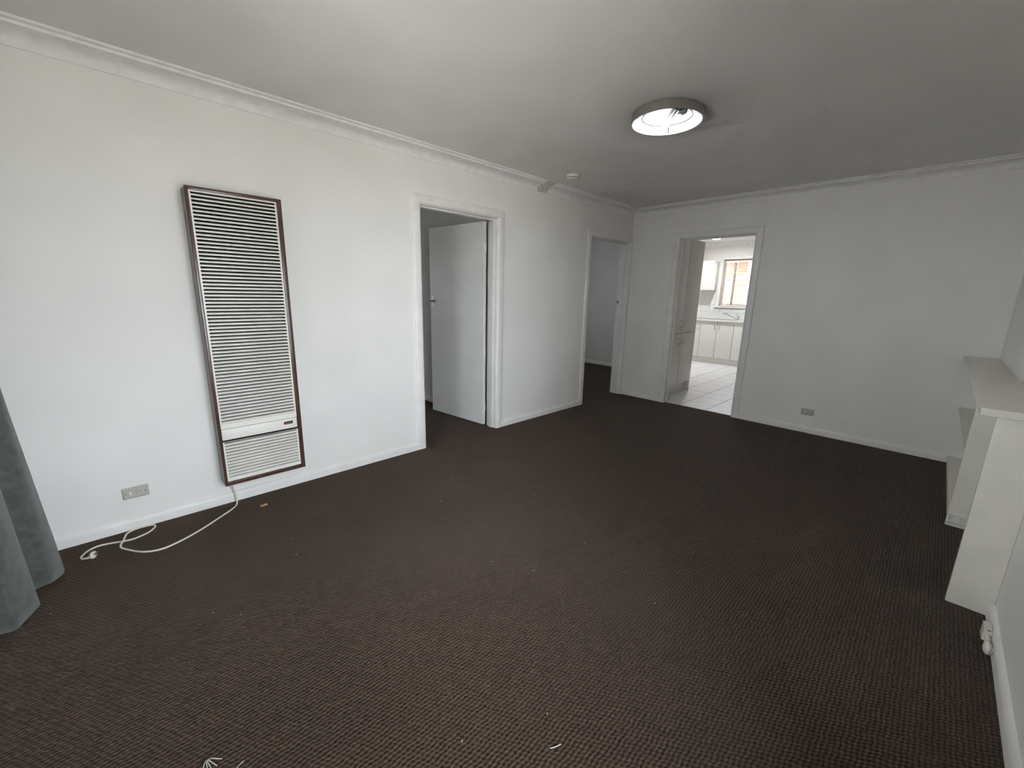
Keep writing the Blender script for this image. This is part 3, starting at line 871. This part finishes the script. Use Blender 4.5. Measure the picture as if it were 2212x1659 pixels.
def base_units():
    m = 'laminate'; xf = 3.972; xb = 4.498
    def unit(name, loc, label, y0, y1):
        e = thing(name, loc, label, 'cabinet')
        box('body', xf+0.019, xb, y0+0.0008, y1-0.0008, 0.118, 0.886, 'laminate_gap', e)
        box('top_rail', xf+0.004, xf+0.0185, y0+0.0008, y1-0.0008, 0.854, 0.886, m, e)
        box('kickboard', 4.022, 4.038, y0+0.0008, y1-0.0008, 0.0, 0.117, m, e)
        return e
    g = 0.003
    e = unit('drawer_cabinet', (4.2, 0.72, 0), 'white kitchen drawer unit left of the sink cupboard', 0.536, 0.98)
    for za, zb in ((0.122, 0.408), (0.412, 0.677), (0.681, 0.852)):
        d = box('drawer', xf, xf+0.018, 0.536+g, 0.98-g, za, zb, m, e, 0.0012)
        bow_handle(d, (xf, 0.71, zb-0.06), (xf, 0.81, zb-0.06), (-1, 0, 0))
    e = unit('sink_cabinet', (4.2, 0.2, 0), 'white two door kitchen cupboard under the sink', -0.132, 0.536)
    for ya, yb, hy in ((-0.132, 0.198, 0.152), (0.198, 0.536, 0.244)):
        d = box('cabinet_door', xf, xf+0.018, ya+g, yb-g, 0.122, 0.852, m, e, 0.0012)
        bow_handle(d, (xf, hy, 0.715), (xf, hy, 0.825), (-1, 0, 0))
    e = unit('end_cabinet', (4.2, -0.4, 0), 'white kitchen cupboard right of the sink cupboard', -0.70, -0.132)
    box('cabinet_door', xf, xf+0.018, -0.70+g, -0.132-g, 0.122, 0.852, m, e, 0.0012)
    # worktop
    b = tag(box('benchtop', 3.943, 4.498, -1.1, 1.198, 0.887, 0.922, 'benchtop', None, 0.004), 'long pale laminate kitchen benchtop under the window', 'benchtop')
    # inset steel sink
    s = thing('kitchen_sink', (4.22, 0.25, 0.922), 'stainless steel sink with drainer set in the kitchen benchtop', 'sink')
    bm = bmesh.new()
    for a in ((4.03, 4.41, 0.66, 0.68), (4.03, 4.41, -0.10, -0.08), (4.03, 4.05, -0.08, 0.66), (4.39, 4.41, -0.08, 0.66), (4.05, 4.39, 0.27, 0.31)):
        add_box(bm, a[0], a[1], a[2], a[3], 0.9222, 0.928)
    from_bm('sink_rim', bm, 'brushed_steel', s)
    box('bowl', 4.05, 4.39, -0.08, 0.27, 0.9222, 0.9235, 'brushed_steel', s)
    for k in range(8):
        x = 4.075+0.04*k
        box('drainer_ridge', x, x+0.014, 0.33, 0.64, 0.9226, 0.929, 'brushed_steel', s, 0.001)
    box('drainer', 4.05, 4.39, 0.31, 0.66, 0.9222, 0.9236, 'brushed_steel', s)
    # mixer tap
    t = thing('mixer_tap', (4.33, -0.07, 0.928), 'chrome mixer tap with a slanting spout behind the kitchen sink', 'tap')
    lathe('tap_body', [(0.0, 0.0), (0.033, 0.0), (0.033, 0.006), (0.026, 0.012), (0.025, 0.065), (0.023, 0.080), (0.017, 0.088), (0.0, 0.09)], (4.33, -0.065, 0.9285), 'chrome', t, 24)
    tube('spout', spline([(4.33, -0.05, 0.950), (4.318, 0.02, 0.972), (4.30, 0.11, 1.020), (4.285, 0.175, 1.051), (4.278, 0.200, 1.053), (4.276, 0.216, 1.038)], 5), 0.0105, 'chrome', t, 10)
    tube('tap_lever', spline([(4.33, -0.066, 1.010), (4.325, -0.055, 1.038), (4.30, -0.030, 1.056), (4.27, -0.012, 1.060)], 4), 0.008, 'chrome', t, 10)
base_units()

def overhead():
    e = thing('overhead_cabinet', (4.35, 0.75, 1.53), 'white overhead kitchen cupboard beside the window', 'cabinet')
    box('body', 4.218, 4.498, 0.492, 1.15, 1.531, 2.140, 'laminate', e, 0.0008)
    for ya, yb in ((0.493, 0.82), (0.82, 1.149)):
        box('cabinet_door', 4.199, 4.217, ya+0.0015, yb-0.0015, 1.530, 2.140, 'laminate', e, 0.0012)
overhead()

def splashback():
    e = thing('splashback', (4.497, 0.1, 0.922), 'band of white glazed wall tiles behind the kitchen benchtop', 'wall tiles')
    boxes('tile_bed', [(4.4945, 4.4995, 0.488, 1.19, 0.9225, 1.53), (4.4945, 4.4995, -0.7, 0.488, 0.9225, 1.164)], 'grout', e)
    g = 0.001
    rows = [(0.9235, 1.072), (1.072, 1.2205), (1.2205, 1.369), (1.369, 1.53)]
    for k, (za, zb) in enumerate(rows):
        y = 1.19
        while y > -0.69:
            ya = max(y-0.2, -0.70)
            if zb > 1.166:
                if ya < 0.488: ya = 0.488
                if y <= 0.489: break
            box('tile', 4.4885, 4.495, ya+g, y-g, za+g, min(zb, 1.53)-g, 'splash_tile', e)
            y -= 0.2
    if True:
        y = 0.488
        while y > -0.69:
            ya = max(y-0.2, -0.70)
            box('tile', 4.4885, 4.495, ya+g, y-g, 1.072+g, 1.163-g, 'splash_tile', e)
            y -= 0.2
splashback()
hk = tag(tube('wall_hook', [(4.489, 0.365, 1.120), (4.470, 0.365, 1.118), (4.466, 0.365, 1.098)], 0.006, 'brushed_steel', None, 8), 'small metal hook on the tiles under the kitchen window', 'hook')

def kitchen_light():
    c = (3.40, 0.215, 2.53)
    e = thing('kitchen_ceiling_light', c, 'bright round light on the kitchen ceiling seen through the doorway', 'ceiling light')
    lathe('light_base', [(0.0, 0.0), (0.11, 0.0), (0.11, -0.018), (0.10, -0.022), (0.0, -0.022)], c, 'lamp_pan', e, 32)
    lathe('light_bowl', [(0.0, -0.022), (0.098, -0.022), (0.092, -0.045), (0.06, -0.068), (0.0, -0.078)], c, 'kitchen_lamp_glow', e, 32)
    ld = bpy.data.lights.new('kitchen_lamp_light', 'AREA'); ld.shape = 'DISK'; ld.size = 0.18; ld.energy = 1.5; ld.color = (0.97, 0.98, 1.0)
    lo = bpy.data.objects.new('kitchen_lamp_light', ld); lo.location = (c[0], c[1], 2.448); COL.objects.link(lo)
kitchen_light()

def venetian_blind():
    e = thing('venetian_blind', (4.53, -0.27, 1.2), 'white venetian blind with open slats in the kitchen window', 'blind')
    y0, y1 = -0.67, 0.370
    x = 4.529
    box('head_rail', x-0.025, x+0.025, y0, y1, 2.100, 2.142, 'blind_slat', e, 0.002)
    bm = bmesh.new()
    n = 6; W = 0.048
    for k in range(n+1):
        pass
    sec = []
    for k in range(n+1):
        t = k/n-0.5
        sec.append((t*W, 0.004*(1-4*t*t) - t*W*math.tan(math.radians(6))))
    outl = sec + [(a, b-0.0012) for a, b in reversed(sec)]
    A = [bm.verts.new((x+a, y0, b)) for a, b in outl]; B = [bm.verts.new((x+a, y1, b)) for a, b in outl]
    for i in range(len(A)):
        j = (i+1) % len(A); bm.faces.new((A[i], A[j], B[j], B[i]))
    bm.faces.new(A); bm.faces.new(list(reversed(B)))
    bmesh.ops.recalc_face_normals(bm, faces=bm.faces)
    me = bpy.data.meshes.new('slat'); bm.to_mesh(me); bm.free(); me.materials.append(MATS['blind_slat'])
    z = 2.065
    while z > 1.24:
        o = bpy.data.objects.new('slat', me); COL.objects.link(o); o.parent = e
        o.matrix_parent_inverse = Matrix.Translation(-e.location); o.location = (0, 0, z)
        z -= 0.0435
    box('bottom_rail', x-0.024, x+0.024, y0, y1, 1.206, 1.226, 'blind_slat', e, 0.003)
    for y in (0.30, -0.15, -0.6):
        box('ladder_tape', x-0.0255, x-0.0250, y-0.010, y+0.010, 1.226, 2.10, 'blind_slat', e)
venetian_blind()

# ---------------------------------------------------------------- outside the kitchen window
def neighbour():
    e = thing('neighbour_house', (8.6, 2.4, -0.45), 'orange timber clad house with a red gutter outside the kitchen window', 'house')
    z = -0.45
    while z < 2.55:
        box('weatherboard', 8.60, 8.64, -1.5, 5.5, z+0.004, z+0.165, 'neighbour_board', e)
        z += 0.168
    box('wall_frame', 8.64, 8.8, -1.5, 5.5, -0.45, 2.6, 'outdoor_grey', e)
    box('gutter', 8.05, 8.20, -1.7, 5.7, 2.44, 2.58, 'neighbour_fascia', e)
    box('soffit', 8.10, 8.8, -1.7, 5.7, 2.58, 2.64, 'neighbour_fascia', e)
    p = thing('verandah', (6.4, 0.6, -0.45), 'white verandah with posts and a sloping beam outside the kitchen window', 'verandah')
    for y in (-1.6, 0.42, 2.6):
        box('post', 6.30, 6.40, y-0.05, y+0.05, -0.45, 2.30, 'outdoor_white', p)
    box('beam', 6.28, 6.42, -1.8, 2.8, 2.30, 2.42, 'outdoor_white', p)
    bm = bmesh.new()
    add_tube(bm, [(6.35, 0.42, 1.99), (6.35, 1.55, 1.42)], 0.03, 8)
    from_bm('brace', bm, 'outdoor_white', p)
    for z in (0.30, 0.60, 1.28):
        box('rail', 6.33, 6.37, -1.6, 2.6, z, z+0.05, 'outdoor_grey', p)
neighbour()

# ---------------------------------------------------------------- crumbs and scraps on the carpet
def litter():
    bits = [(-3.437, -0.674), (-4.565, -0.713), (-4.899, -1.164), (-4.983, -1.072), (-4.592, -0.881), (-3.705, -0.918), (-3.871, -1.620), (-4.518, -2.218), (-3.762, -1.814),
            (-3.372, -1.847), (-3.375, -2.051), (-3.517, -2.346), (-2.869, -2.235), (-3.784, -2.008), (-3.165, -1.269), (-5.480, -0.622), (-4.258, -2.343)]
    bm = bmesh.new()
    bmesh.ops.create_icosphere(bm, subdivisions=1, radius=1.0)
    for v in bm.verts: v.co *= random.uniform(0.7, 1.2)
    me = bpy.data.meshes.new('crumb'); bm.to_mesh(me); bm.free(); me.materials.append(MATS['crumb_white'])
    for x, y in bits:
        o = bpy.data.objects.new('crumb', me); COL.objects.link(o)
        s = random.uniform(0.0017, 0.0030)
        o.scale = (s*random.uniform(1, 1.8), s, s*0.7); o.rotation_euler = (0, 0, random.uniform(0, 3)); o.location = (x, y, s*0.75)
        tag(o, 'tiny white crumb lying on the brown carpet', 'crumb', 'white crumbs scattered on the carpet')
    # tan flake by the heater
    bm = bmesh.new()
    pts = [(-0.021, -0.008), (-0.004, -0.012), (0.006, -0.008), (0.020, -0.011), (0.022, 0.006), (0.006, 0.010), (-0.002, 0.006), (-0.016, 0.011)]
    lo = [bm.verts.new((a-4.580, b-0.200, 0.0008)) for a, b in pts]; hi = [bm.verts.new((a*0.9-4.580, b*0.9-0.200, 0.004+0.0015*((i*7) % 3))) for i, (a, b) in enumerate(pts)]
    for i in range(len(pts)):
        j = (i+1) % len(pts); bm.faces.new((lo[i], lo[j], hi[j], hi[i]))
    bm.faces.new(list(reversed(lo)))
    c = bm.verts.new((-4.580, -0.200, 0.0045))
    for i in range(len(pts)): bm.faces.new((hi[i], hi[(i+1) % len(pts)], c))
    tag(from_bm('flake', bm, 'chip_tan'), 'tan flake on the carpet below the heater', 'scrap')
    tag(tube('straw', spline([(-4.333, -2.420, 0.002), (-4.318, -2.430, 0.004), (-4.300, -2.436, 0.003)], 4), 0.0011, 'crumb_white', None, 6), 'short pale straw on the carpet at the bottom middle', 'scrap')
    f = thing('frayed_thread', (-5.11, -1.77, 0), 'frayed grey tuft of thread on the carpet at the bottom edge', 'thread')
    for k, (dx, dy) in enumerate(((0.018, -0.03), (0.008, -0.036), (0.0, -0.034), (-0.012, -0.032), (0.03, -0.02))):
        tube('strand', spline([(-5.103, -1.748, 0.003), (-5.103+dx*0.4, -1.748+dy*0.4, 0.010), (-5.103+dx*0.8, -1.748+dy*0.8, 0.006), (-5.103+dx*1.2, -1.748+dy*1.2, 0.002)], 4), 0.0014, 'fibre_grey', f, 6)
    tag(tube('loose_fibre', spline([(-5.052, -1.838, 0.002), (-5.040, -1.830, 0.004), (-5.022, -1.822, 0.003)], 4), 0.0011, 'fibre_grey', None, 6), 'single pale fibre right of the frayed tuft on the carpet', 'thread')
litter()
